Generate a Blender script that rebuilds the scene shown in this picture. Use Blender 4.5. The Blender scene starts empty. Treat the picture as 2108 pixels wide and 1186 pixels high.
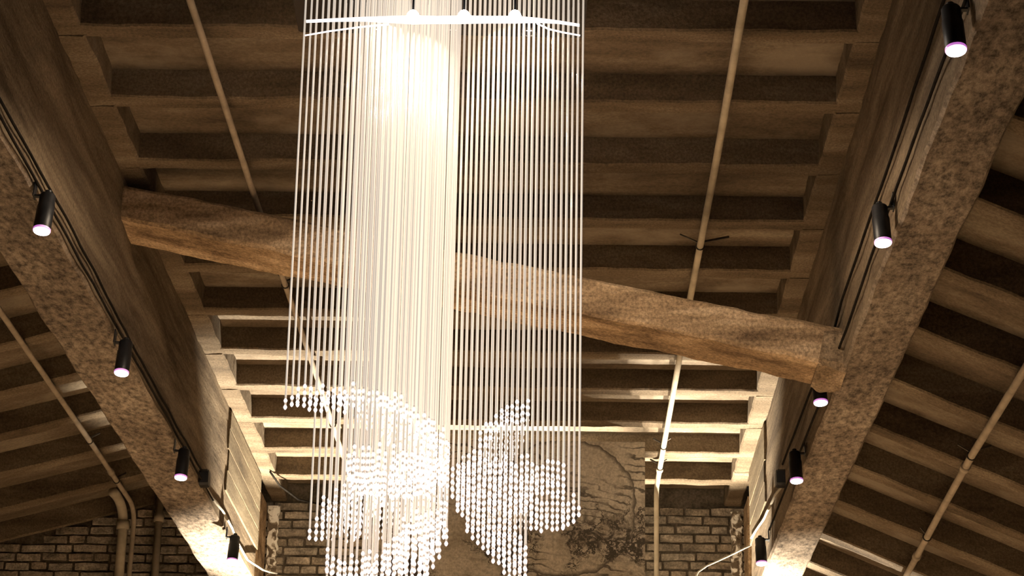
import bpy, math, random
from mathutils import Matrix, Vector, noise

# ---------------------------------------------------------------- camera, world, light
scene = bpy.context.scene
C = scene.collection
F_PX = 4889.56
FW = Vector((-0.02194947, 0.94420454, 0.32862747))
RT = Vector((0.99969659, 0.0170532, 0.01777423))
UP = Vector((-0.01117836, -0.32891789, 0.94429236))
cam_data = bpy.data.cameras.new('camera')
cam_data.sensor_width = 36.0
cam_data.lens = F_PX / 2108.0 * 36.0
cam_data.clip_end = 200
cam = bpy.data.objects.new('camera', cam_data)
C.objects.link(cam)
cam.matrix_world = Matrix(((RT.x, UP.x, -FW.x, 0), (RT.y, UP.y, -FW.y, 0), (RT.z, UP.z, -FW.z, 0), (0, 0, 0, 1)))
scene.camera = cam

world = bpy.data.worlds.new('world')
scene.world = world
world.use_nodes = True
world.node_tree.nodes['Background'].inputs[0].default_value = (1.0, 0.72, 0.46, 1)
world.node_tree.nodes['Background'].inputs[1].default_value = 0.012

def lamp(name, kind, loc, power, col, target=None, size=0.1, cone=60, blend=0.5, parent=None):
    d = bpy.data.lights.new(name, kind)
    d.energy = power
    d.color = col
    d.shadow_soft_size = size
    if kind == 'SPOT':
        d.spot_size = math.radians(cone)
        d.spot_blend = blend
    o = bpy.data.objects.new(name, d)
    C.objects.link(o)
    o.location = loc
    if target is not None:
        o.rotation_euler = (Vector(target) - Vector(loc)).to_track_quat('-Z', 'Y').to_euler()
    if parent is not None:
        o.parent = parent
        o.location = Vector(loc) - parent.location
    return o

WARM = (1.0, 0.81, 0.61)
# floor uplights standing behind the hung panel, at the foot of the brick wall
UPC = (1.0, 0.89, 0.70)
lamp('uplight', 'SPOT', (0.66, 15.50, 1.3), 3900, UPC, (0.66, 14.35, 4.0), 0.03, 55, 0.55)
lamp('uplight', 'SPOT', (-1.28, 15.50, 1.3), 3900, UPC, (-1.28, 14.35, 4.0), 0.03, 61, 0.5)
lamp('uplight', 'SPOT', (2.0, 15.6, 1.2), 1300, UPC, (1.75, 14.5, 3.2), 0.04, 50, 0.5)

scene.view_settings.view_transform = 'Standard'
scene.view_settings.look = 'None'
scene.view_settings.gamma = 1.0
scene.view_settings.use_curve_mapping = False
scene.view_settings.exposure = 0.0

# ---------------------------------------------------------------- helpers
rnd = random.Random(11)

def at(px, py, y):
    """a point at depth y along the line of sight measured in the photograph"""
    d = FW + RT * ((px - 1054) / F_PX) + UP * ((593 - py) / F_PX)
    return d * (y / d.y)

def link(o, parent=None):
    C.objects.link(o)
    if parent is not None:
        o.parent = parent
    return o

def world_loc(o):
    v = Vector((0, 0, 0))
    while o is not None:
        v += o.location
        o = o.parent
    return v

def obj(name, verts, faces, mat, parent=None, smooth=False):
    """one mesh object, vertices given in world space, origin at the middle of its box"""
    vs = [Vector(v) for v in verts]
    lo = Vector((min(v.x for v in vs), min(v.y for v in vs), min(v.z for v in vs)))
    hi = Vector((max(v.x for v in vs), max(v.y for v in vs), max(v.z for v in vs)))
    c = (lo + hi) / 2
    me = bpy.data.meshes.new(name)
    me.from_pydata([tuple(v - c) for v in vs], [], faces)
    me.update()
    if smooth:
        for p in me.polygons:
            p.use_smooth = True
    me.materials.append(mat)
    o = bpy.data.objects.new(name, me)
    o.location = c - (world_loc(parent) if parent else Vector((0, 0, 0)))
    return link(o, parent)

def tag(o, label, cat, group=None):
    o['label'] = label
    o['category'] = cat
    if group:
        o['group'] = group
    return o

def empty(name, loc):
    o = bpy.data.objects.new(name, None)
    o.location = loc
    o.empty_display_size = 0.05
    return link(o)

def box_geo(x0, x1, y0, y1, z0, z1):
    v = [(x, y, z) for z in (z0, z1) for y in (y0, y1) for x in (x0, x1)]
    f = [(0, 2, 3, 1), (4, 5, 7, 6), (0, 1, 5, 4), (2, 6, 7, 3), (0, 4, 6, 2), (1, 3, 7, 5)]
    return v, f

def join(*geos):
    V, Fc = [], []
    for v, f in geos:
        n = len(V)
        V += list(v)
        Fc += [tuple(i + n for i in q) for q in f]
    return V, Fc

def tube_geo(pts, r, n=10, caps=True):
    pts = [Vector(p) for p in pts]
    V, Fc = [], []
    ref = None
    for i, p in enumerate(pts):
        a = pts[max(i - 1, 0)]
        b = pts[min(i + 1, len(pts) - 1)]
        t = (b - a).normalized()
        if ref is None:
            ref = t.orthogonal().normalized()
        ref = (ref - t * ref.dot(t)).normalized()
        w = t.cross(ref)
        for k in range(n):
            an = 2 * math.pi * k / n
            V.append(p + (ref * math.cos(an) + w * math.sin(an)) * r)
    for i in range(len(pts) - 1):
        for k in range(n):
            k2 = (k + 1) % n
            Fc.append((i * n + k, i * n + k2, (i + 1) * n + k2, (i + 1) * n + k))
    if caps:
        Fc.append(tuple(reversed(range(n))))
        Fc.append(tuple((len(pts) - 1) * n + k for k in range(n)))
    return V, Fc

def loft_geo(section, p0, p1, segs, ax, az, amp=0.0, freq=4.0, seed=0.0, ends=True):
    """rough bar: the closed cross section (a, c) swept from p0 to p1, a along ax, c along az, surface roughened"""
    p0, p1, ax, az = Vector(p0), Vector(p1), Vector(ax), Vector(az)
    V, Fc = [], []
    n = len(section)
    sd = Vector((seed * 7.3, seed * 3.1, seed * 5.7))
    for i in range(segs + 1):
        p = p0.lerp(p1, i / segs)
        for a, c in section:
            q = p + ax * a + az * c
            if amp:
                dx = noise.noise(q * freq + sd) + 0.5 * noise.noise(q * freq * 3.1 + sd)
                dz = noise.noise(q * freq + sd + Vector((31, 7, 3))) + 0.5 * noise.noise(q * freq * 3.1 + sd + Vector((9, 17, 2)))
                q = q + ax * (dx * amp) + az * (dz * amp)
            V.append(q)
    for i in range(segs):
        for k in range(n):
            k2 = (k + 1) % n
            Fc.append((i * n + k, (i + 1) * n + k, (i + 1) * n + k2, i * n + k2))
    if ends:
        Fc.append(tuple(range(n)))
        Fc.append(tuple(segs * n + k for k in reversed(range(n))))
    return V, Fc

def subdiv_section(corners, step, bev=0.006):
    """closed polygon outline with small bevels and points about every step"""
    out = []
    n = len(corners)
    for i in range(n):
        a, b, c = Vector(corners[i - 1]), Vector(corners[i]), Vector(corners[(i + 1) % n])
        d1, d2 = (a - b), (c - b)
        out.append(b + d1.normalized() * min(bev, d1.length / 3))
        out.append(b + d2.normalized() * min(bev, d2.length / 3))
        m = int(d2.length / step)
        for k in range(1, m):
            out.append(b.lerp(c, k / m))
    return [tuple(p) for p in out]

# ---------------------------------------------------------------- materials
def new_mat(name):
    m = bpy.data.materials.new(name)
    m.use_nodes = True
    nt = m.node_tree
    return m, nt, nt.nodes['Principled BSDF']

def nd(nt, typ, **kw):
    n = nt.nodes.new(typ)
    for k, v in kw.items():
        if k.startswith('i_'):
            n.inputs[k[2:].replace('_', ' ')].default_value = v
        else:
            setattr(n, k, v)
    return n

def ramp(nt, src, stops):
    r = nt.nodes.new('ShaderNodeValToRGB')
    e = r.color_ramp.elements
    while len(e) < len(stops):
        e.new(0.5)
    for el, (p, c) in zip(e, stops):
        el.position = p
        el.color = (c[0], c[1], c[2], 1) if not isinstance(c, (int, float)) else (c, c, c, 1)
    nt.links.new(src, r.inputs['Fac'])
    return r.outputs['Color']

def mixc(nt, fac, a, b, mode='MIX'):
    m = nt.nodes.new('ShaderNodeMix')
    m.data_type = 'RGBA'
    m.blend_type = mode
    for s, v in ((0, fac), (6, a), (7, b)):
        if hasattr(v, 'is_output'):
            nt.links.new(v, m.inputs[s])
        elif s == 0:
            m.inputs[0].default_value = v
        else:
            m.inputs[s].default_value = (v[0], v[1], v[2], 1)
    return m.outputs[2]

def coords(nt, scale=(1, 1, 1), rot=(0, 0, 0)):
    g = nt.nodes.new('ShaderNodeNewGeometry')
    mp = nt.nodes.new('ShaderNodeMapping')
    mp.inputs['Scale'].default_value = scale
    mp.inputs['Rotation'].default_value = rot
    nt.links.new(g.outputs['Position'], mp.inputs['Vector'])
    return mp.outputs['Vector']

def tex(nt, vec, scale, detail=6, rough=0.6, dist=0.0):
    n = nd(nt, 'ShaderNodeTexNoise')
    n.inputs['Scale'].default_value = scale
    n.inputs['Detail'].default_value = detail
    n.inputs['Roughness'].default_value = rough
    n.inputs['Distortion'].default_value = dist
    nt.links.new(vec, n.inputs['Vector'])
    return n.outputs['Fac']

def bump(nt, bsdf, height, strength, dist=0.01):
    b = nt.nodes.new('ShaderNodeBump')
    b.inputs['Strength'].default_value = strength
    b.inputs['Distance'].default_value = dist
    nt.links.new(height, b.inputs['Height'])
    nt.links.new(b.outputs['Normal'], bsdf.inputs['Normal'])

ALBEDO_SCALE = 0.31  # evenly lowers concrete and brick albedo so less light bounces
def contrast(c, k):
    return tuple(v * k for v in c)

def concrete(name, dark, mid, light, streak=(1, 1, 1), scale=2.2, grain=90, speck=0.35, bstr=0.5, stain=None):
    m, nt, b = new_mat(name)
    dark, mid, light = (tuple(k * ALBEDO_SCALE for k in c) for c in (dark, mid, light))
    v = coords(nt, streak)
    col = ramp(nt, tex(nt, v, scale, 8, 0.62, 0.3), [(0.30, contrast(dark, 0.75)), (0.5, mid), (0.68, contrast(light, 1.15))])
    g = tex(nt, coords(nt), grain, 4, 0.7)
    col = mixc(nt, speck, col, ramp(nt, g, [(0.36, 0.12), (0.5, 0.5), (0.66, 0.95)]), 'OVERLAY')
    if stain:
        s = ramp(nt, tex(nt, coords(nt, (1, 1, 1)), 1.7, 5, 0.55), [(0.52, 0.0), (0.66, 0.7)])
        col = mixc(nt, s, col, stain)
    nt.links.new(col, b.inputs['Base Color'])
    b.inputs['Roughness'].default_value = 0.92
    b.inputs['Specular IOR Level'].default_value = 0.15
    h = tex(nt, coords(nt), 38, 8, 0.72)
    bump(nt, b, h, bstr, 0.012)
    return m

def plain(name, col, rough=0.5, metal=0.0, vary=0.15, scale=20, spec=0.2):
    m, nt, b = new_mat(name)
    n = tex(nt, coords(nt), scale, 5, 0.6)
    d = tuple(c * (1 - vary * 2) for c in col)
    l = tuple(min(1, c * (1 + vary * 2)) for c in col)
    nt.links.new(ramp(nt, n, [(0.3, d), (0.7, l)]), b.inputs['Base Color'])
    b.inputs['Roughness'].default_value = rough
    b.inputs['Metallic'].default_value = metal
    b.inputs['Specular IOR Level'].default_value = spec
    return m

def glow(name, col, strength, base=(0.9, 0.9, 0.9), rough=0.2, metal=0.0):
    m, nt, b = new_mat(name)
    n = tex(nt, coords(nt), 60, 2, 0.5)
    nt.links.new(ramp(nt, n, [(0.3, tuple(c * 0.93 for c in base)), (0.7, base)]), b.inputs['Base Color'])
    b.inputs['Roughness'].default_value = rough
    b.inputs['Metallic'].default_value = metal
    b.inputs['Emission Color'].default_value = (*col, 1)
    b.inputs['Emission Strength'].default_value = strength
    return m

M = {}
M['rib'] = concrete('rib_concrete', (0.20, 0.14, 0.085), (0.36, 0.265, 0.17), (0.50, 0.39, 0.27), (0.35, 1.4, 1.4), 3.0, 85, 0.4, 0.6)
M['slab'] = concrete('slab_concrete', (0.22, 0.155, 0.10), (0.36, 0.27, 0.18), (0.52, 0.42, 0.30), (0.4, 1.5, 1), 2.4, 60, 0.3, 0.3, (0.205, 0.168, 0.126))
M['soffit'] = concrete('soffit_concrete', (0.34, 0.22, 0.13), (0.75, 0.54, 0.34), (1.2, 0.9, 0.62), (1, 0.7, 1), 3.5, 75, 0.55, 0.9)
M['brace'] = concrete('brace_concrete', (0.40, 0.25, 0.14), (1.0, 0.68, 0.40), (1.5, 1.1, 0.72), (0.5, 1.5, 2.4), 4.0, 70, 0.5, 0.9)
M['board'] = concrete('board_concrete', (0.24, 0.175, 0.11), (0.42, 0.32, 0.20), (0.55, 0.44, 0.29), (1, 0.22, 3.2), 3.0, 70, 0.4, 0.5)

def side_material():
    m, nt, b = new_mat('beam_concrete')
    # long streaks left by the shuttering, running along the beam
    v = coords(nt, (1, 0.28, 3.0))
    col = ramp(nt, tex(nt, v, 2.6, 8, 0.66, 0.6), [(0.30, (0.05, 0.033, 0.019)), (0.48, (0.15, 0.108, 0.068)), (0.68, (0.27, 0.205, 0.135))])
    g = tex(nt, coords(nt), 80, 4, 0.7)
    col = mixc(nt, 0.4, col, ramp(nt, g, [(0.36, 0.12), (0.5, 0.5), (0.66, 0.95)]), 'OVERLAY')
    # underside: grainy grey aggregate
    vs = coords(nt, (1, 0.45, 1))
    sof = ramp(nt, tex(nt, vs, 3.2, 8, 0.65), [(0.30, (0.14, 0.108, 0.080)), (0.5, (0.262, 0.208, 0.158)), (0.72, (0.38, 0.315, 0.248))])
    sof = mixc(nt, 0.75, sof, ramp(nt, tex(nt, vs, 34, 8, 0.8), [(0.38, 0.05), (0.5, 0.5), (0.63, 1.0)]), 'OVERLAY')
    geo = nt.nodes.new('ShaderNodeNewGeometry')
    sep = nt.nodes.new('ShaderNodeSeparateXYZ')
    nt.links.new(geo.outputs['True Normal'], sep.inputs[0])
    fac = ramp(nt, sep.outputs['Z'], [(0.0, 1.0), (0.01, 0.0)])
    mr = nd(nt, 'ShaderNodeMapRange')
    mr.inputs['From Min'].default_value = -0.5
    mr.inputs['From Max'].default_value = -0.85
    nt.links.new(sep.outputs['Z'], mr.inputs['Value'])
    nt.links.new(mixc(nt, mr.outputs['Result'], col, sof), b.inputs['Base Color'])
    b.inputs['Roughness'].default_value = 0.92
    b.inputs['Specular IOR Level'].default_value = 0.15
    h1 = tex(nt, v, 9, 6, 0.7)
    h2 = tex(nt, vs, 34, 9, 0.8)
    ad = nd(nt, 'ShaderNodeMath', operation='ADD')
    nt.links.new(h1, ad.inputs[0])
    nt.links.new(h2, ad.inputs[1])
    bump(nt, b, ad.outputs[0], 1.0, 0.016)
    return m
M['beam'] = side_material()

M['mortar'] = concrete('mortar', (0.16, 0.12, 0.085), (0.26, 0.21, 0.15), (0.38, 0.31, 0.24), (1, 1, 1), 6, 60, 0.4, 0.8)
BR = [(0.78, 0.66, 0.52), (0.88, 0.75, 0.60), (0.68, 0.57, 0.44), (0.98, 0.85, 0.69), (0.80, 0.65, 0.49)]
for i, c in enumerate(BR):
    M['brick%d' % i] = concrete('brick_clay_%d' % i, tuple(k * 0.6 for k in c), c, tuple(k * 1.4 for k in c), (1, 1, 1.5), 9, 70, 0.45, 0.9)
M['pipe'] = plain('painted_pipe', (0.27, 0.22, 0.165), 0.85, 0.0, 0.12, 9)
M['pipe_light'] = plain('cream_pipe', (0.36, 0.31, 0.235), 0.85, 0.0, 0.12, 8)
M['black'] = plain('black_metal', (0.008, 0.008, 0.009), 0.45, 0.0, 0.2, 30, 0.25)
M['cable'] = plain('black_cable', (0.012, 0.010, 0.008), 0.95, 0.0, 0.2, 30, 0.02)
M['cable_light'] = plain('white_cable', (0.30, 0.27, 0.22), 0.8, 0.0, 0.08, 25)
M['clamp'] = plain('dark_clamp', (0.06, 0.05, 0.04), 0.5, 0.5, 0.2, 30)
M['floor'] = plain('pale_floor', (0.50, 0.40, 0.28), 0.7, 0.0, 0.1, 3)
M['canopy'] = plain('gloss_black', (0.012, 0.010, 0.010), 0.16, 0.0, 0.1, 10, 0.4)
M['lens'] = glow('spot_lens', (1.0, 0.97, 1.0), 4.0)
M['lens_fringe'] = glow('spot_fringe_glow', (0.9, 0.25, 0.95), 0.55, (0.7, 0.55, 0.7))  # magenta emission imitates colour fringing around the lit lens
M['led'] = glow('canopy_led', (1.0, 0.95, 0.92), 40.0)
M['strand'] = glow('strand_glow', (1.0, 0.86, 0.71), 0.60, (0.62, 0.53, 0.45), 0.10, 0.8)  # emission stands in for lamp light reflected along the strands
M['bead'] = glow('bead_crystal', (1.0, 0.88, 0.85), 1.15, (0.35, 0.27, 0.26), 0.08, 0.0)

def plaster_material():
    m, nt, b = new_mat('flaked_paint')
    v = coords(nt, (1, 1, 0.6))
    col = ramp(nt, tex(nt, v, 16, 6, 0.6, 1.2), [(0.46, (0.12, 0.09, 0.06)), (0.50, (0.30, 0.25, 0.19)), (0.54, (0.85, 0.83, 0.78))])
    nt.links.new(col, b.inputs['Base Color'])
    b.inputs['Roughness'].default_value = 0.8
    bump(nt, b, tex(nt, v, 30, 6, 0.7), 0.8, 0.01)
    return m
M['band'] = glow('glare_band', (1.0, 0.93, 0.94), 1.5)
M['gap_bit'] = plain('dark_gap_bit', (0.10, 0.012, 0.015), 0.4, 0.0, 0.1, 40)  # dark red bits added to imitate the dark gaps between beads
M['flaked'] = plaster_material()

def mural_material():
    m, nt, b = new_mat('rock_print')
    L = nt.links
    g = nt.nodes.new('ShaderNodeNewGeometry')
    sep = nt.nodes.new('ShaderNodeSeparateXYZ')
    L.new(g.outputs['Position'], sep.inputs[0])
    def mth(op, a, c=None):
        n = nd(nt, 'ShaderNodeMath', operation=op)
        for i, v in enumerate((a, c)):
            if v is None:
                continue
            if isinstance(v, (int, float)):
                n.inputs[i].default_value = v
            else:
                L.new(v, n.inputs[i])
        return n.outputs[0]
    base = ramp(nt, tex(nt, coords(nt), 3.2, 8, 0.65, 0.5), [(0.30, (0.38, 0.335, 0.275)), (0.52, (0.50, 0.45, 0.38)), (0.72, (0.60, 0.545, 0.47))])
    base = mixc(nt, 0.35, base, ramp(nt, tex(nt, coords(nt), 70, 4, 0.7), [(0.35, 0.15), (0.65, 0.9)]), 'OVERLAY')
    base = mixc(nt, ramp(nt, tex(nt, coords(nt), 5.5, 9, 0.7, 0.8), [(0.50, 0.0), (0.66, 0.7)]), base, (0.24, 0.195, 0.14))
    # boulder outline, upper right of the print
    nz = tex(nt, coords(nt), 5, 4, 0.6)
    dx = mth('DIVIDE', mth('SUBTRACT', sep.outputs['X'], 0.02), 0.44)
    dz = mth('DIVIDE', mth('SUBTRACT', sep.outputs['Z'], 3.52), 0.44)
    d = mth('ADD', mth('SQRT', mth('ADD', mth('MULTIPLY', dx, dx), mth('MULTIPLY', dz, dz))), mth('MULTIPLY', mth('SUBTRACT', nz, 0.5), 0.22))
    ring = ramp(nt, d, [(0.93, 0.0), (0.985, 1.0), (1.02, 1.0), (1.10, 0.0)])
    upper = ramp(nt, sep.outputs['Z'], [(0.0, 0.0), (1.0, 1.0)])
    # fine combed strokes
    wv = nd(nt, 'ShaderNodeTexWave', wave_type='BANDS', bands_direction='DIAGONAL')
    wv.inputs['Scale'].default_value = 5.5
    wv.inputs['Distortion'].default_value = 9.0
    wv.inputs['Detail'].default_value = 5.0
    wv.inputs['Detail Scale'].default_value = 1.3
    L.new(coords(nt, (0.9, 1, 1.8), (0, 0.35, 0)), wv.inputs['Vector'])
    strokes = ramp(nt, wv.outputs['Fac'], [(0.03, 1.0), (0.24, 0.0)])
    smask = ramp(nt, tex(nt, coords(nt), 2.6, 4, 0.5), [(0.46, 0.0), (0.58, 1.0)])
    strokes = mth('MULTIPLY', strokes, mth('ADD', mth('MULTIPLY', smask, 0.75), 0.12))
    # crevices: warped cell edges, thick only in patches
    warp = nd(nt, 'ShaderNodeTexNoise')
    warp.inputs['Scale'].default_value = 5.5
    warp.inputs['Detail'].default_value = 8.0
    warp.inputs['Roughness'].default_value = 0.68
    L.new(g.outputs['Position'], warp.inputs['Vector'])
    wm = nd(nt, 'ShaderNodeVectorMath', operation='MULTIPLY_ADD')
    wm.inputs[1].default_value = (0.55, 0.0, 0.8)
    L.new(warp.outputs['Color'], wm.inputs[0])
    L.new(g.outputs['Position'], wm.inputs[2])
    vo = nd(nt, 'ShaderNodeTexVoronoi', feature='DISTANCE_TO_EDGE')
    vo.inputs['Scale'].default_value = 4.6
    L.new(wm.outputs[0], vo.inputs['Vector'])
    patch = tex(nt, coords(nt), 2.1, 4, 0.55)
    low = nd(nt, 'ShaderNodeMapRange')
    low.inputs['From Min'].default_value = 3.62
    low.inputs['From Max'].default_value = 3.40
    L.new(sep.outputs['Z'], low.inputs['Value'])
    thick = mth('MULTIPLY', mth('MULTIPLY', mth('MAXIMUM', mth('SUBTRACT', patch, 0.44), 0.0), 0.55), low.outputs['Result'])
    crack = mth('LESS_THAN', vo.outputs['Distance'], thick)
    blot = ramp(nt, tex(nt, coords(nt), 11, 10, 0.78, 1.6), [(0.46, 0.0), (0.56, 1.0)])
    blot = mth('MULTIPLY', blot, mth('MULTIPLY', low.outputs['Result'], ramp(nt, patch, [(0.44, 0.0), (0.52, 1.0)])))
    dark = mth('MAXIMUM', mth('MAXIMUM', strokes, crack), mth('MAXIMUM', mth('MULTIPLY', ring, 0.85), blot))
    L.new(mixc(nt, dark, base, (0.055, 0.046, 0.035)), b.inputs['Base Color'])
    b.inputs['Roughness'].default_value = 0.75
    return m
M['mural'] = mural_material()

# ---------------------------------------------------------------- the room
ZF = -1.6
WALL_Y = 16.04
CEIL = 4.0
XL0, XL1 = -2.30, -2.01        # left beam, outer and inner face
XR0, XR1 = 1.23, 1.478         # right beam, inner and outer face
def zleft(x): return 3.963 + 0.266 * (x + 2.8)
def zright(x): return 3.21 - 0.418 * (x - 1.506)

fl = obj('floor', *box_geo(-6.5, 6.0, -4.0, 16.3, ZF - 0.1, ZF), M['floor'])
fl['kind'] = 'structure'
fl['label'] = 'pale floor of the hall'

ce = empty('ceiling', (-0.4, 11.0, CEIL))
ce['kind'] = 'structure'
ce['label'] = 'ribbed concrete ceiling of the hall'

def rib_section(w, h):
    return subdiv_section([(0, 0), (w, 0), (w, h), (0, h)], 0.06, 0.008)

RIB_H = 0.125
S_C, Y0_C = 0.6935, 8.4145
XA, XB = -1.906, 1.125
for n in range(-6, 12):
    y = Y0_C + n * S_C
    v, f = loft_geo(rib_section(0.118, RIB_H + 0.03), (XL1 - 0.02, y, CEIL), (XR0 + 0.02, y, CEIL), 90, (0, 1, 0), (0, 0, 1), 0.006, 6.0, n)
    obj('ceiling_rib', v, f, M['rib'], ce)
    if n < 11:
        y1 = y + S_C
        obj('ceiling_panel', *box_geo(XL1, XR0, y + 0.02, y1 + 0.02, CEIL + RIB_H + 0.004 * (n % 2), CEIL + RIB_H + 0.06), M['slab'], ce)
        # solid margins between each coffer and the beams
        for (a, b_, s) in ((XL1 - 0.01, XA, 1), (XB, XR0 + 0.01, 2)):
            sec = subdiv_section([(a, 0), (b_, 0), (b_, RIB_H + 0.02), (a, RIB_H + 0.02)], 0.05, 0.010)
            v, f = loft_geo(sec, (0, y + 0.10, CEIL - 0.002), (0, y1 + 0.01, CEIL - 0.002), 14, (1, 0, 0), (0, 0, 1), 0.006, 6.0, n + 30 * s)
            obj('ceiling_margin', v, f, M['rib'], ce)

def side_roof(x0, x1, zf, ys, w, h, seed):
    p0, p1 = Vector((x0, 0, zf(x0))), Vector((x1, 0, zf(x1)))
    along = (p1 - p0).normalized()
    up = Vector((-along.z, 0, along.x))
    if up.z < 0:
        up = -up
    for i, y in enumerate(ys):
        o_ = Vector((0, y, 0))
        v, f = loft_geo(rib_section(w, h + 0.03), p0 + o_, p1 + o_, 70, (0, 1, 0), up, 0.006, 4.5, seed + i)
        obj('ceiling_rib', v, f, M['rib'], ce)
        if i + 1 < len(ys):
            ya, yb = y + 0.02, ys[i + 1] + 0.02
            q = []
            for t in (h + 0.004 * (i % 2), h + 0.06):
                q += [p0 + up * t + Vector((0, ya, 0)), p1 + up * t + Vector((0, ya, 0)), p0 + up * t + Vector((0, yb, 0)), p1 + up * t + Vector((0, yb, 0))]
            obj('ceiling_panel', q, box_geo(0, 1, 0, 1, 0, 1)[1], M['slab'], ce)

side_roof(-2.28, -5.6, zleft, [16.01 - 0.757 * k for k in range(13, -1, -1)], 0.13, 0.135, 60)
side_roof(1.46, 5.0, zright, [11.95 + 0.757 * k for k in range(-10, 6)], 0.13, 0.135, 90)

# ---------------------------------------------------------------- brick end wall
wb_parts = []
def wall_slab(pts):
    n = len(pts)
    v = [(x, WALL_Y - 0.003, z) for x, z in pts] + [(x, WALL_Y + 0.25, z) for x, z in pts]
    f = [tuple(range(n)), tuple(reversed(range(n, 2 * n)))] + [(i, i + n, (i + 1) % n + n, (i + 1) % n) for i in range(n)]
    return v, f
outline = [(-5.6, ZF), (5.0, ZF), (5.0, zright(5.0) + 0.1), (1.478, zright(1.478) + 0.1), (1.478, 4.12), (-2.15, 4.12), (-2.15, zleft(-2.15) + 0.1), (-5.6, zleft(-5.6) + 0.1)]
wall = obj('wall_back', *wall_slab(outline), M['mortar'])
wall['kind'] = 'structure'
wall['label'] = 'rough brick end wall under the ribbed ceiling'

CRS = 0.0635
def brick_geo(L, seed):
    r = random.Random(seed)
    h, d = 0.0575, 0.03
    ch = 0.006
    xs = [-L / 2, -L / 2 + ch * 1.5, -L / 6, L / 6, L / 2 - ch * 1.5, L / 2]
    prof = [(-h / 2, 0.0), (-h / 2 + ch, -1.0), (h / 2 - ch, -1.0), (h / 2, 0.0)]
    V, Fc = [], []
    for i, x in enumerate(xs):
        e = 0.35 if i in (0, len(xs) - 1) else 1.0
        for z, k in prof:
            y = d * 0.5 if k == 0 else d * 0.5 - (d * e)
            V.append((x + r.uniform(-.003, .003), y + (r.uniform(-.004, .004) if k else 0.0), z + r.uniform(-.0035, .0035)))
    for i in range(len(xs) - 1):
        for k in range(3):
            Fc.append((i * 4 + k, i * 4 + 4 + k, i * 4 + 5 + k, i * 4 + 1 + k))
    Fc.append((0, 1, 2, 3))
    m = (len(xs) - 1) * 4
    Fc.append((m + 3, m + 2, m + 1, m))
    return V, Fc

def mesh_of(name, geo, mat):
    me = bpy.data.meshes.new(name)
    me.from_pydata([tuple(v) for v in geo[0]], [], geo[1])
    me.update()
    me.materials.append(mat)
    return me
brick_len = {'s': 0.236, 'h': 0.112, 't': 0.172}
brick_mesh = {}
for k, L in brick_len.items():
    for i in range(5):
        brick_mesh[k, i] = (mesh_of('brick', brick_geo(L, hash((k == 's', i)) & 255), M['brick%d' % i]), brick_geo(L, i + 40))
spots = []
for c in range(0, 40):
    z = CEIL - 0.012 - CRS * (c + 0.5) if True else 0
    x = -5.5 - rnd.uniform(0, 0.12)
    # the left bay rises above the centre bay's course zero by nothing, so courses run through
    while x < 1.40:
        k = rnd.choices('sht', (5, 3, 2))[0]
        L = brick_len[k]
        xc = x + L / 2
        x += L + rnd.uniform(0.005, 0.010)
        top = zleft(xc) if xc < -2.15 else CEIL
        if z + 0.02 > top:
            continue
        spots.append((xc, z + rnd.uniform(-.004, .004), k, rnd.randrange(5), rnd.uniform(-.006, .004), rnd.uniform(-.018, .018)))
def shown(s):
    xc, z = s[0], s[1]
    return z > 3.30 and (-4.25 < xc < -2.35 or -2.08 < xc < -0.95 or 0.35 < xc < 1.33)
single = [s for s in spots if shown(s)][:300]
rest = [s for s in spots if not shown(s) and s[1] > 2.3]
for (xc, z, k, i, dy, rt) in single:
    o = bpy.data.objects.new('brick', brick_mesh[k, i][0])
    o.location = Vector((xc, WALL_Y + dy, z)) - world_loc(wall)
    o.rotation_euler = (0, rt, 0)
    link(o, wall)
for i in range(5):
    geos = []
    for (xc, z, k, ii, dy, rt) in rest:
        if ii == i:
            v, f = brick_mesh[k, i][1]
            geos.append(([Vector((p[0] + xc, p[1] + WALL_Y + dy, p[2] + z)) for p in v], f))
    o = obj('brickwork', *join(*geos), M['brick%d' % i], wall)
    o['kind'] = 'stuff'

# concrete piers below the beam ends and the strips of flaking white paint beside them
for nm, a, b_, z1 in (('wall_pier', -2.33, -2.045, 3.97), ('wall_pier', 1.255, 1.50, 3.97)):
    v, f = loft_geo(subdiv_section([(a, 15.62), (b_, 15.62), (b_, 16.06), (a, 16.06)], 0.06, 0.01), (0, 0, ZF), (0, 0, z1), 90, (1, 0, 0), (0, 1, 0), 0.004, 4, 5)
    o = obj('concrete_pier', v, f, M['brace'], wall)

def flake_strip(x0, x1, seed):
    r = random.Random(seed)
    V, Fc = [], []
    zs = [3.955 - 0.018 * i for i in range(110)]
    for z in zs:
        a = x0 + 0.010 * noise.noise(Vector((z * 9, seed, 0))) + r.uniform(-.004, .004)
        b_ = x1 + 0.016 * noise.noise(Vector((z * 11, seed, 5))) + r.uniform(-.006, .006)
        for x, y in ((a, 0.0), (a + .006, -.022), ((a + b_) / 2, -.026 + r.uniform(-.006, .006)), (b_ - .006, -.022), (b_, 0.0)):
            V.append((x, WALL_Y - 0.008 + y, z))
    for i in range(len(zs) - 1):
        for k in range(4):
            Fc.append((i * 5 + k, i * 5 + k + 1, i * 5 + k + 6, i * 5 + k + 5))
    return V, Fc
obj('paint_flake_strip', *flake_strip(-2.035, -1.955, 3), M['flaked'], wall)
obj('paint_flake_strip', *flake_strip(1.165, 1.245, 8), M['flaked'], wall)

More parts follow.
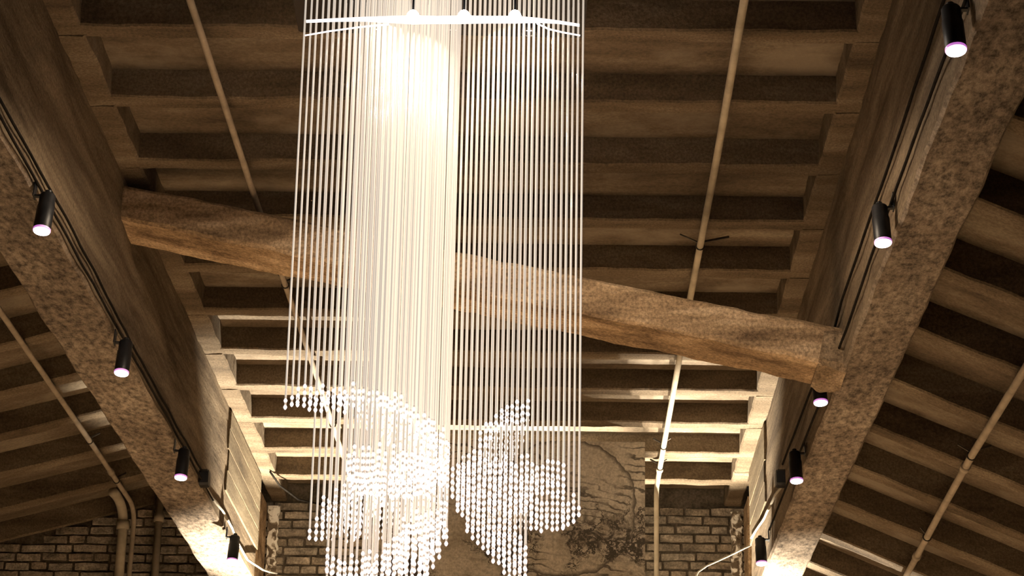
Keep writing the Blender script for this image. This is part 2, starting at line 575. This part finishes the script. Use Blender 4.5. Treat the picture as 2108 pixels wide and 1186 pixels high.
# ---------------------------------------------------------------- beams
def beam(name, x0, x1, z0, z1, y0, y1, seed, inner):
    sec = subdiv_section([(x0, z0), (x1, z0), (x1, z1), (x0, z1)], 0.045, 0.012)
    return loft_geo(sec, (0, y0, 0), (0, y1, 0), 260, (1, 0, 0), (0, 0, 1), 0.007, 2.6, seed)
lb = empty('ceiling_beam', ((XL0 + XL1) / 2, 9.5, 3.27))
tag(lb, 'deep concrete beam with four black spotlights, high end of the sloping brace joins it', 'beam', 'main beams')
obj('shaft', *beam('b', XL0, XL1, 3.27, 4.25, 3.0, 15.30, 2, 1), M['beam'], lb)
rb = empty('ceiling_beam', ((XR0 + XR1) / 2, 9.5, 3.13))
tag(rb, 'concrete beam with five black spotlights, low end of the sloping brace joins it', 'beam', 'main beams')
obj('shaft', *beam('b', XR0, XR1, 3.13, 4.2, 3.0, 15.05, 6, -1), M['beam'], rb)
# board-marked panels cast on the far inner faces
def board(parent, x, s, y0, y1, rows):
    for i, (za, zb) in enumerate(rows):
        v, f = loft_geo(subdiv_section([(0, za), (s * 0.012, za), (s * 0.012, zb), (0, zb)], 0.05, 0.003), (x, y0 + 0.04 * (i % 2), 0), (x, y1, 0), 40, (1, 0, 0), (0, 0, 1), 0.0012, 5, i)
        obj('board_face', v, f, M['board'], parent)
board(lb, XL1, 1, 13.72, 15.31, [(3.48, 3.605), (3.61, 3.735), (3.74, 3.865), (3.87, 3.985)])
board(rb, XR0, -1, 13.9, 15.06, [(3.50, 3.625), (3.63, 3.755), (3.76, 3.985)])

# sloping brace between the two beams
A_, B_ = Vector((XL1 - 0.06, 10.0, 3.80)), Vector((XR0 + 0.02, 10.0, 3.13))
dirv = (B_ - A_).normalized()
upv = Vector((-dirv.z, 0, dirv.x))
sec = subdiv_section([(0, 0), (0.34, 0), (0.34, 0.17), (0, 0.17)], 0.04, 0.014)
br = empty('brace_beam', (A_ + B_) / 2)
tag(br, 'rough brown brace beam sloping down between the two main beams', 'beam')
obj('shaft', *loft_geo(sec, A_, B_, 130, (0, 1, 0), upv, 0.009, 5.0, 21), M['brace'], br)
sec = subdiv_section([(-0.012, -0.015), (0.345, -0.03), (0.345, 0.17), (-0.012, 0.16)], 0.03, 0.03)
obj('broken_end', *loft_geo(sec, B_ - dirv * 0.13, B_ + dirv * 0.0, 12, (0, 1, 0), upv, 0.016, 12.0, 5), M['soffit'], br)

# ---------------------------------------------------------------- hung print in front of the wall
mp = empty('wall_panel', (-0.33, 14.2, 1.0))
tag(mp, 'large hanging panel printed with cracked grey brown rock', 'panel')
obj('print_face', *box_geo(-1.17, 0.51, 14.19, 14.205, 1.0, 3.94), M['mural'], mp)
obj('back_frame', *join(box_geo(-1.165, -1.12, 14.206, 14.25, 1.0, 3.935), box_geo(0.46, 0.505, 14.206, 14.25, 1.0, 3.935), box_geo(-1.12, 0.46, 14.206, 14.25, 3.89, 3.935), box_geo(-1.12, 0.46, 14.206, 14.25, 1.0, 1.045)), M['black'], mp)

# ---------------------------------------------------------------- conduits and pipes
def bend(p, q, r_, k=6):
    return p

def conduit(label, pts, r, mat, couplings=(), brackets=(), group=None, name='conduit_pipe'):
    e = empty(name, pts[0])
    tag(e, label, 'pipe', group)
    obj('tube', *tube_geo(pts, r, 12), mat, e, True)
    pv = [Vector(p) for p in pts]
    for (i, t) in couplings:
        a, b_ = pv[i], pv[i + 1]
        d = (b_ - a).normalized()
        c = a.lerp(b_, t)
        obj('coupling', *tube_geo([c - d * .03, c + d * .03], r * 1.35, 12), mat, e, True)
    for (i, t, dx) in brackets:
        c = pv[i].lerp(pv[i + 1], t)
        d = (pv[i + 1] - pv[i]).normalized()
        ring = [c + d * .008 + (Vector((1, 0, 0)) * math.cos(an) + d.cross(Vector((1, 0, 0))) * math.sin(an)) * (r + .003) for an in [k * math.pi / 6 for k in range(13)]]
        obj('clamp', *join(tube_geo(ring, 0.004, 6), tube_geo([c + Vector((0, 0, r)), c + Vector((dx, .05, .064))], 0.006, 6), tube_geo([c + Vector((-.01, 0, r)), c + Vector((-dx * .7, -.03, .045))], 0.004, 6)), M['clamp'], e)
    return e

def arc(a, corner, b_, k=7):
    a, corner, b_ = Vector(a), Vector(corner), Vector(b_)
    return [a * (1 - t) ** 2 + corner * (2 * t * (1 - t)) + b_ * t * t for t in [i / k for i in range(k + 1)]]

conduit('thin conduit under the coffers passing behind the hanging glass strands', [(-1.418, 5.5, 3.93), (-1.415, 10.1, 3.93), (-1.40, 12.0, 3.93), (-1.387, 15.35, 3.93)], 0.0145, M['pipe'], [(1, .2)], [(1, .62, .05), (2, .55, .05)], 'ceiling conduits')
conduit('conduit that runs under the coffers then drops beside the rock print', [(0.663, 5.5, 3.93), (0.655, 9.6, 3.93), (0.640, 11.5, 3.93), (0.628, 14.2, 3.93)] + arc((0.626, 15.2, 3.93), (0.625, 15.3, 3.93), (0.625, 15.3, 3.83)) + [(0.625, 15.3, 2.5), (0.625, 15.3, ZF)], 0.0165, M['pipe_light'], [(3, .6), (12, .02)], [(1, .55, .14), (3, .05, -.06), (3, .55, -.06)], 'ceiling conduits')
conduit('conduit under the sloping roof bay that meets the pipes on the brick wall', [(-2.925, 8.0, 3.89), (-2.925, 14.6, 3.89), (-2.927, 15.60, 3.885)] + arc((-2.927, 15.62, 3.885), (-2.935, 15.90, 3.885), (-2.945, 15.93, 3.76)) + [(-2.955, 15.93, 3.2), (-2.955, 15.93, ZF)], 0.0165, M['pipe'], [(1, .3)], [(0, .93, .05), (1, .5, .05)], 'ceiling conduits')
conduit('conduit clamped under the roof bay whose ribs slope steeply from the five-light beam', [(1.925, 6.5, 2.995), (1.94, 10.9, 2.988), (1.96, 12.1, 2.980), (1.99, 13.6, 2.968), (2.02, 15.6, 2.955)], 0.0185, M['pipe'], [(1, .2), (2, .6)], [(1, .02, .10), (2, .3, .06)], 'ceiling conduits')
conduit('thick upright pipe on the brick wall beside a thinner pipe', arc((-3.06, 15.7, 3.96), (-3.03, 15.93, 3.96), (-3.020, 15.95, 3.80)) + [(-3.025, 15.95, 3.2), (-3.025, 15.95, ZF)], 0.034, M['pipe_light'], [(7, .02)], [], 'upright wall pipes', 'wall_pipe')
conduit('lone upright pipe on the brick wall close to the four-light beam', [(-2.775, 15.95, 4.06), (-2.78, 15.95, 3.2), (-2.78, 15.95, ZF)], 0.026, M['pipe'], [(0, .25)], [], 'upright wall pipes', 'wall_pipe')

# ---------------------------------------------------------------- spotlights
def lathe(prof, n=20):
    V, Fc = [], []
    for r, z in prof:
        for k in range(n):
            a = 2 * math.pi * k / n
            V.append((r * math.cos(a), r * math.sin(a), z))
    for i in range(len(prof) - 1):
        for k in range(n):
            k2 = (k + 1) % n
            Fc.append((i * n + k, i * n + k2, (i + 1) * n + k2, (i + 1) * n + k))
    return V, Fc

def local_obj(name, geo, mat, parent, smooth=True):
    me = mesh_of(name, geo, mat)
    if smooth:
        for p in me.polygons:
            p.use_smooth = True
    return link(bpy.data.objects.new(name, me), parent)

R_ = 0.033
def make_spot(loc, sx, label, group, tilt):
    e = empty('spotlight', loc)
    e.rotation_euler = (tilt, 0.03 * sx, 0)
    tag(e, label, 'spotlight', group)
    body = lathe([(0.0, 0.158), (R_ * .82, 0.158), (R_ * .92, 0.152), (R_ * .92, 0.108), (R_, 0.104), (R_, 0.004), (R_ * .96, 0.0), (R_ * .88, 0.0), (R_ * .82, 0.012), (0.0, 0.014)])
    local_obj('body', body, M['black'], e)
    local_obj('trim_ring', lathe([(R_ * 1.0, 0.006), (R_ * 1.015, 0.004), (R_ * 1.015, -0.001), (R_ * .97, -0.003), (R_ * .95, 0.002)]), M['lens_fringe'], e)
    local_obj('lens', lathe([(R_ * .96, 0.001), (R_ * .93, -0.005), (R_ * .6, -0.010), (R_ * .3, -0.012), (0.0, -0.012)]), M['lens'], e)
    a = -sx * 0.055
    br_ = join(box_geo(min(0, a), max(0, a), -.008, .008, .148, .155), box_geo(min(a, a + sx * .005), max(a, a + sx * .005), -.02, .02, .145, .21), tube_geo([(0, 0, .15), (0, 0, .175)], .012, 10))
    local_obj('bracket', br_, M['black'], e, False)
    return e

SPL = [(8.284, 3.09, 'black spotlight on the four-light beam, fourth from the brick wall'),
       (10.022, 3.07, 'black spotlight on the four-light beam, third from the brick wall'),
       (11.793, 3.055, 'black spotlight on the four-light beam, second from the brick wall'),
       (13.84, 3.08, 'black spotlight on the four-light beam, closest to the brick wall')]
SPR = [(6.559, 3.06, 'glaring black spotlight on the five-light beam, farthest from the brick wall'),
       (8.245, 3.063, 'black spotlight on the five-light beam, fourth from the brick wall'),
       (10.42, 3.09, 'black spotlight half hidden behind the low end of the brace'),
       (11.575, 3.023, 'black spotlight on the five-light beam, second from the brick wall'),
       (13.694, 3.075, 'black spotlight on the five-light beam, closest to the brick wall')]
POW = 1750
for y, z, lab in SPL:
    e = make_spot((-1.955, y, z), 1, lab, 'spotlights on the four-light beam', -0.2)
    lamp('spot_beam', 'SPOT', (-1.95, y - 0.002, z - 0.03), POW * min(1, max(0.55, (y - 5.0) / 5)), WARM, (-1.0, y + 1.0, ZF), 0.02, 60, 0.6)
for y, z, lab in SPR:
    e = make_spot((1.175, y, z), -1, lab, 'spotlights on the five-light beam', -0.2)
    lamp('spot_beam', 'SPOT', (1.17, y - 0.002, z - 0.03), POW * min(1, max(0.55, (y - 5.0) / 5)), WARM, (0.1, y + 1.0, ZF), 0.02, 60, 0.6)

# ---------------------------------------------------------------- cables and junction boxes
def cable(label, pts, r, mat, group=None, wob=0.0):
    out = []
    P = [Vector(p) for p in pts]
    for i in range(len(P) - 1):
        k = max(2, int((P[i + 1] - P[i]).length / 0.15))
        for j in range(k):
            q = P[i].lerp(P[i + 1], j / k)
            out.append(q + Vector((0, 0, wob * noise.noise(q * 3.0))))
    out.append(P[-1])
    o = obj('power_cable', *tube_geo(out, r, 8), mat, None, True)
    return tag(o, label, 'cable', group)
xl, xr = XL1 + 0.016, XR0 - 0.016
cable('upper black cable along the four-light beam', [(xl, 4.5, 3.35), (xl, 7.7, 3.345), (xl, 9.0, 3.355), (xl, 10.07, 3.335), (xl, 11.5, 3.33), (xl, 12.70, 3.335)], 0.0055, M['cable'], 'cables on the beams', 0.01)
cable('lower black cable along the four-light beam', [(xl, 4.5, 3.29), (xl, 7.7, 3.292), (xl, 8.84, 3.29), (xl, 9.95, 3.288), (xl, 10.4, 3.29), (xl, 11.73, 3.288), (xl, 13.2, 3.288)], 0.0055, M['cable'], 'cables on the beams', 0.008)
cable('upper black cable along the five-light beam', [(xr, 4.5, 3.42), (xr, 7.0, 3.42), (xr, 8.07, 3.396), (xr, 9.85, 3.39), (xr, 10.35, 3.33), (xr, 11.3, 3.38), (xr, 12.70, 3.41)], 0.006, M['cable'], 'cables on the beams', 0.008)
cable('lower black cable along the five-light beam', [(xr, 4.5, 3.236), (xr, 7.04, 3.236), (xr, 8.8, 3.232), (xr, 9.6, 3.215), (xr, 10.8, 3.205), (xr, 13.6, 3.255)], 0.006, M['cable'], 'cables on the beams', 0.006)
cable('pale cable from the junction box to the end of the four-light beam', [(xl, 12.85, 3.29), (xl, 13.3, 3.30), (xl, 13.6, 3.325), (xl, 14.05, 3.325), (xl, 14.3, 3.30), (xl, 14.8, 3.30), (xl + .03, 15.35, 3.36), (xl + .10, 15.55, 3.38)], 0.0075, M['cable_light'], None, 0.006)
cable('pale cable from the junction box along the five-light beam', [(xr, 12.75, 3.30), (xr, 13.2, 3.36), (xr, 13.9, 3.40), (xr, 14.9, 3.51)], 0.0075, M['cable_light'], None, 0.006)
cable('pale cable sagging from the five-light beam across the bricks', [(1.24, 15.12, 3.52), (1.09, 15.2, 3.459), (0.948, 15.2, 3.392), (0.89, 15.2, 3.35), (0.86, 15.2, 3.28), (0.84, 15.2, 2.6)], 0.006, M['cable_light'])
cable('dark looped cable under the last coffers by the flaking paint', [(-1.93, 15.2, 3.985), (-1.88, 15.35, 3.93), (-1.78, 15.6, 3.90), (-1.66, 15.85, 3.93), (-1.62, 16.0, 3.96)], 0.007, M['cable'])
for (x, s, y, z, lab) in ((XL1, 1, 12.77, 3.304, 'small black junction box on the four-light beam'), (XR0, -1, 12.73, 3.335, 'small black junction box on the five-light beam')):
    e = empty('junction_box', (x + s * .02, y, z))
    tag(e, lab, 'junction box', 'junction boxes')
    sec = subdiv_section([(-.045, -.045), (.045, -.045), (.045, .045), (-.045, .045)], .2, .012)
    V, Fc = loft_geo(sec, (x + s * .002, y, z), (x + s * .045, y, z), 1, (0, 1, 0), (0, 0, 1))
    obj('box', V, Fc, M['black'], e)
    V, Fc = loft_geo([(a * .92, b_ * .92) for a, b_ in sec], (x + s * .045, y, z), (x + s * .052, y, z), 1, (0, 1, 0), (0, 0, 1))
    obj('lid', V, Fc, M['black'], e)

# ---------------------------------------------------------------- chandelier
CAN_Z = 3.80
ch = empty('chandelier', (-0.45, 7.62, CAN_Z))
tag(ch, 'long chandelier of bright strands ending in spirals of crystal beads', 'chandelier')
rot = Matrix.Rotation(0.026, 3, 'Z')
def canopy_geo(x0, x1, y0, y1, z0, z1):
    sec = subdiv_section([(x0, y0), (x1, y0), (x1, y1), (x0, y1)], 5, 0.01)
    v, f = loft_geo(sec, (0, 0, z0), (0, 0, z1), 1, (1, 0, 0), (0, 1, 0))
    c = Vector((-0.45, 7.62, 0))
    return [c + rot @ (Vector(p) - c) for p in v], f
obj('canopy', *canopy_geo(-0.99, 0.075, 7.05, 8.055, CAN_Z, 3.985), M['canopy'], ch)
for px in (850, 955, 1060):
    c = at(px, 34, 7.27)
    v, f = lathe([(0.0, 0.022), (0.012, 0.019), (0.020, 0.008), (0.022, 0.0), (0.020, -0.008), (0.012, -0.019), (0.0, -0.022)], 14)
    lo_ = obj('canopy_lamp', [Vector(p) + c for p in v], f, M['led'], ch, True)
    obj('lamp_stem', *tube_geo([c + Vector((0, 0, .018)), (c.x, c.y, CAN_Z)], 0.004, 8), M['black'], lo_)
    lamp('canopy_light', 'SPOT', c - Vector((0, 0.04, 0)), 20, (1.0, 0.86, 0.70), c - Vector((0, 0.04, 1)), 0.012, 174, 0.06)

# unseen lamps added on the far side of the canopy to light the brace
for x in (-0.70, -0.42, -0.14):
    c = Vector((x, 7.97, CAN_Z))
    v, f = lathe([(0.030, 0.004), (0.030, -0.030), (0.026, -0.030), (0.026, -0.006), (0.0, -0.006)], 14)
    dl = obj('brace_fill_lamp', [Vector(p) + c for p in v], f, M['black'], ch, True)
    v, f = lathe([(0.024, -0.010), (0.0, -0.012)], 14)
    obj('lens', [Vector(p) + c for p in v], f, M['lens'], dl)
    lamp('canopy_light', 'SPOT', c + Vector((0, 0.01, -0.04)), 70, (1.0, 0.80, 0.58), c + Vector((0, 0.25, -1)), 0.02, 164, 0.25)

# glowing band shaped as the lamps' glare, with two thin glare streaks
def band_geo():
    V, Fc = [], []
    tab = [(630, 41, 44), (680, 38, 42), (740, 35, 41), (800, 33, 44), (850, 32, 47), (900, 33, 46), (955, 32, 46), (1010, 33, 45), (1060, 33, 45), (1110, 37, 44), (1150, 42, 46), (1193, 49, 52)]
    for x, a, b_ in tab:
        yy = 7.285 + 0.06 * ((x - 911) / 283) ** 2
        for py, d in ((a, 0.0), (a, 0.012), (b_, 0.012), (b_, 0.0)):
            p = at(x, py, yy)
            V.append(p + Vector((0, d, 0)))
    for i in range(len(tab) - 1):
        for k in range(4):
            Fc.append((i * 4 + k, i * 4 + (k + 1) % 4, i * 4 + 4 + (k + 1) % 4, i * 4 + 4 + k))
    Fc += [(3, 2, 1, 0), tuple(range(len(V) - 4, len(V)))]
    return V, Fc
obj('glare_band', *band_geo(), M['band'], ch)
for pts in ([(628, 73), (680, 64), (740, 56), (800, 50)], [(1105, 48), (1130, 60), (1160, 67), (1194, 73)]):
    obj('glare_streak', *tube_geo([at(x, y, 7.285 + 0.06 * ((x - 911) / 283) ** 2) for x, y in pts], 0.0028, 6), M['band'], ch, True)

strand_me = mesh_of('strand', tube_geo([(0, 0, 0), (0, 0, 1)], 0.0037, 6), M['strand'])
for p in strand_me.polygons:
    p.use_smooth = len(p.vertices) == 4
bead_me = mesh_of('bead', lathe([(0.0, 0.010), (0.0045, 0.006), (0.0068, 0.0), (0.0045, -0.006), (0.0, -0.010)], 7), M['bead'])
bead_geo = lathe([(0.0, 0.010), (0.0045, 0.006), (0.0068, 0.0), (0.0045, -0.006), (0.0, -0.010)], 6)
strand_geo = tube_geo([(0, 0, 0), (0, 0, 1)], 0.0037, 6)

def table(xs, x):
    for a, b_ in zip(xs, xs[1:]):
        if a[0] <= x <= b_[0]:
            t = (x - a[0]) / max(1e-6, b_[0] - a[0])
            return [u + (w - u) * t for u, w in zip(a[1:], b_[1:])]
    return xs[0][1:] if x < xs[0][0] else xs[-1][1:]

# each ribbon of the spiral: (across, upper end, lower end) along its sweep, the side it runs on and its half width
XCL, RL, XCR, RR = 755, 172, 1065, 135
RIBBONS = [
    (XCL, RL, -1, 12.2, 10, 2, [(588, 836, 840), (606, 830, 834), (628, 822, 834), (645, 826, 845), (680, 820, 838), (705, 818, 850), (728, 820, 862), (752, 824, 876), (780, 830, 898), (806, 838, 930), (832, 850, 958), (855, 866, 985), (880, 880, 1000), (905, 910, 1000), (919, 932, 990)]),
    (XCL, RL, 1, 12.2, 13, 3, [(634, 1106, 1110), (652, 1092, 1110), (670, 1070, 1110), (698, 1048, 1112), (716, 1030, 1112), (742, 1014, 1108), (790, 1005, 1104), (850, 1000, 1098), (880, 1000, 1092), (902, 1000, 1085), (919, 1000, 1075)]),
    (XCL, RL * 0.75, -1, 12.2, 13, 3, [(716, 965, 990), (735, 962, 1015), (790, 962, 1020), (840, 966, 1020), (880, 976, 1015), (902, 985, 1010)]),
    (XCL, RL, 1, 12.2, 14, 3, [(674, 1172, 1192), (700, 1188, 1196), (735, 1184, 1200), (765, 1174, 1204), (800, 1150, 1208), (828, 1116, 1206), (860, 1098, 1196), (882, 1090, 1182), (902, 1082, 1155), (923, 1078, 1115)]),
    (XCR, RR, -1, 10.55, 17, 3, [(940, 1000, 1015), (958, 974, 1000), (975, 954, 985), (992, 934, 985), (1010, 908, 985), (1030, 880, 985), (1050, 868, 980), (1070, 866, 930), (1084, 856, 890), (1097, 848, 852)]),
    (XCR, RR, -1, 10.55, 16, 3, [(945, 990, 1040), (975, 988, 1048), (1000, 986, 1050), (1050, 986, 1050), (1090, 986, 1045), (1112, 990, 1015), (1140, 996, 1016), (1166, 1002, 1010)]),
    (XCR, RR, 1, 10.55, 17, 3, [(932, 1008, 1024), (946, 1034, 1062), (970, 1044, 1072), (1000, 1048, 1082), (1050, 1054, 1088), (1085, 1054, 1090), (1110, 1062, 1090), (1150, 1066, 1088), (1172, 1066, 1082), (1186, 1062, 1072), (1197, 1058, 1064)]),
    (XCR, RR, 1, 10.55, 15, 3, [(962, 1084, 1092), (975, 1090, 1110), (990, 1094, 1128), (1010, 1098, 1148), (1030, 1102, 1168), (1050, 1108, 1190), (1065, 1128, 1200), (1085, 1166, 1206)]),
]
YC = 7.62
strands = []
for ri, (xc, rad, side, dx, dv, nb0, tab) in enumerate(RIBBONS):
    x = tab[0][0]
    while x <= tab[-1][0] + 0.5:
        t0, t1 = table(tab, x)
        k = max(1, int(round((t1 - t0) / dv)) + 1)
        for j in range(k):
            q = j / max(1, k - 1) if k > 1 else 0.5
            py = t0 + (t1 - t0) * q + (rnd.uniform(-4.5, 4.5) if k > 2 else rnd.uniform(-1.5, 1.5))
            # the strands hang in regular rows, a little looser towards the middle of the larger lobe
            org, pitch = (932, 10.55) if xc == XCR else (600, 12.2)
            loose = 0.8 if xc == XCR else 1.0 + 3.2 * min(1, max(0, (x - 650) / 70))
            g0 = x + (600 - py) * (1318 - x) / (-13456 - py)
            px = x + org + pitch * round((g0 - org) / pitch) + rnd.uniform(-loose, loose) - g0
            chord = math.sqrt(max(0.02, 1 - ((px - xc) / rad) ** 2)) * 0.30
            fac = (1 - 0.65 * q) if side < 0 else (0.35 + 0.65 * q)
            y = YC + side * chord * fac
            strands.append((at(px, py, y), nb0 + (rnd.random() < 0.4) - (k == 1)))
        x += dx
order = list(range(len(strands)))
order.sort(key=lambda i: strands[i][0].y)      # the nearest strands show largest
beads = []
extra = []
for n, i in enumerate(order):
    p, nb = strands[i]
    L = CAN_Z - p.z
    if n < 300:
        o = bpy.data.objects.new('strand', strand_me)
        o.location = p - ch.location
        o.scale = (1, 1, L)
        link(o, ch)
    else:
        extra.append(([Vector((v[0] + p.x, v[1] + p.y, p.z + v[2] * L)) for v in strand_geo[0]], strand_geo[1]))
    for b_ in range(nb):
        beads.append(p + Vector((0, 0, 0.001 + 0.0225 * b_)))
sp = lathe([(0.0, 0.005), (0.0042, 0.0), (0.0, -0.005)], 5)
o = obj('gap_bit', *join(*[([Vector(v) + p + Vector((0, 0, 0.0112)) for v in sp[0]], sp[1]) for p in beads]), M['gap_bit'], ch)
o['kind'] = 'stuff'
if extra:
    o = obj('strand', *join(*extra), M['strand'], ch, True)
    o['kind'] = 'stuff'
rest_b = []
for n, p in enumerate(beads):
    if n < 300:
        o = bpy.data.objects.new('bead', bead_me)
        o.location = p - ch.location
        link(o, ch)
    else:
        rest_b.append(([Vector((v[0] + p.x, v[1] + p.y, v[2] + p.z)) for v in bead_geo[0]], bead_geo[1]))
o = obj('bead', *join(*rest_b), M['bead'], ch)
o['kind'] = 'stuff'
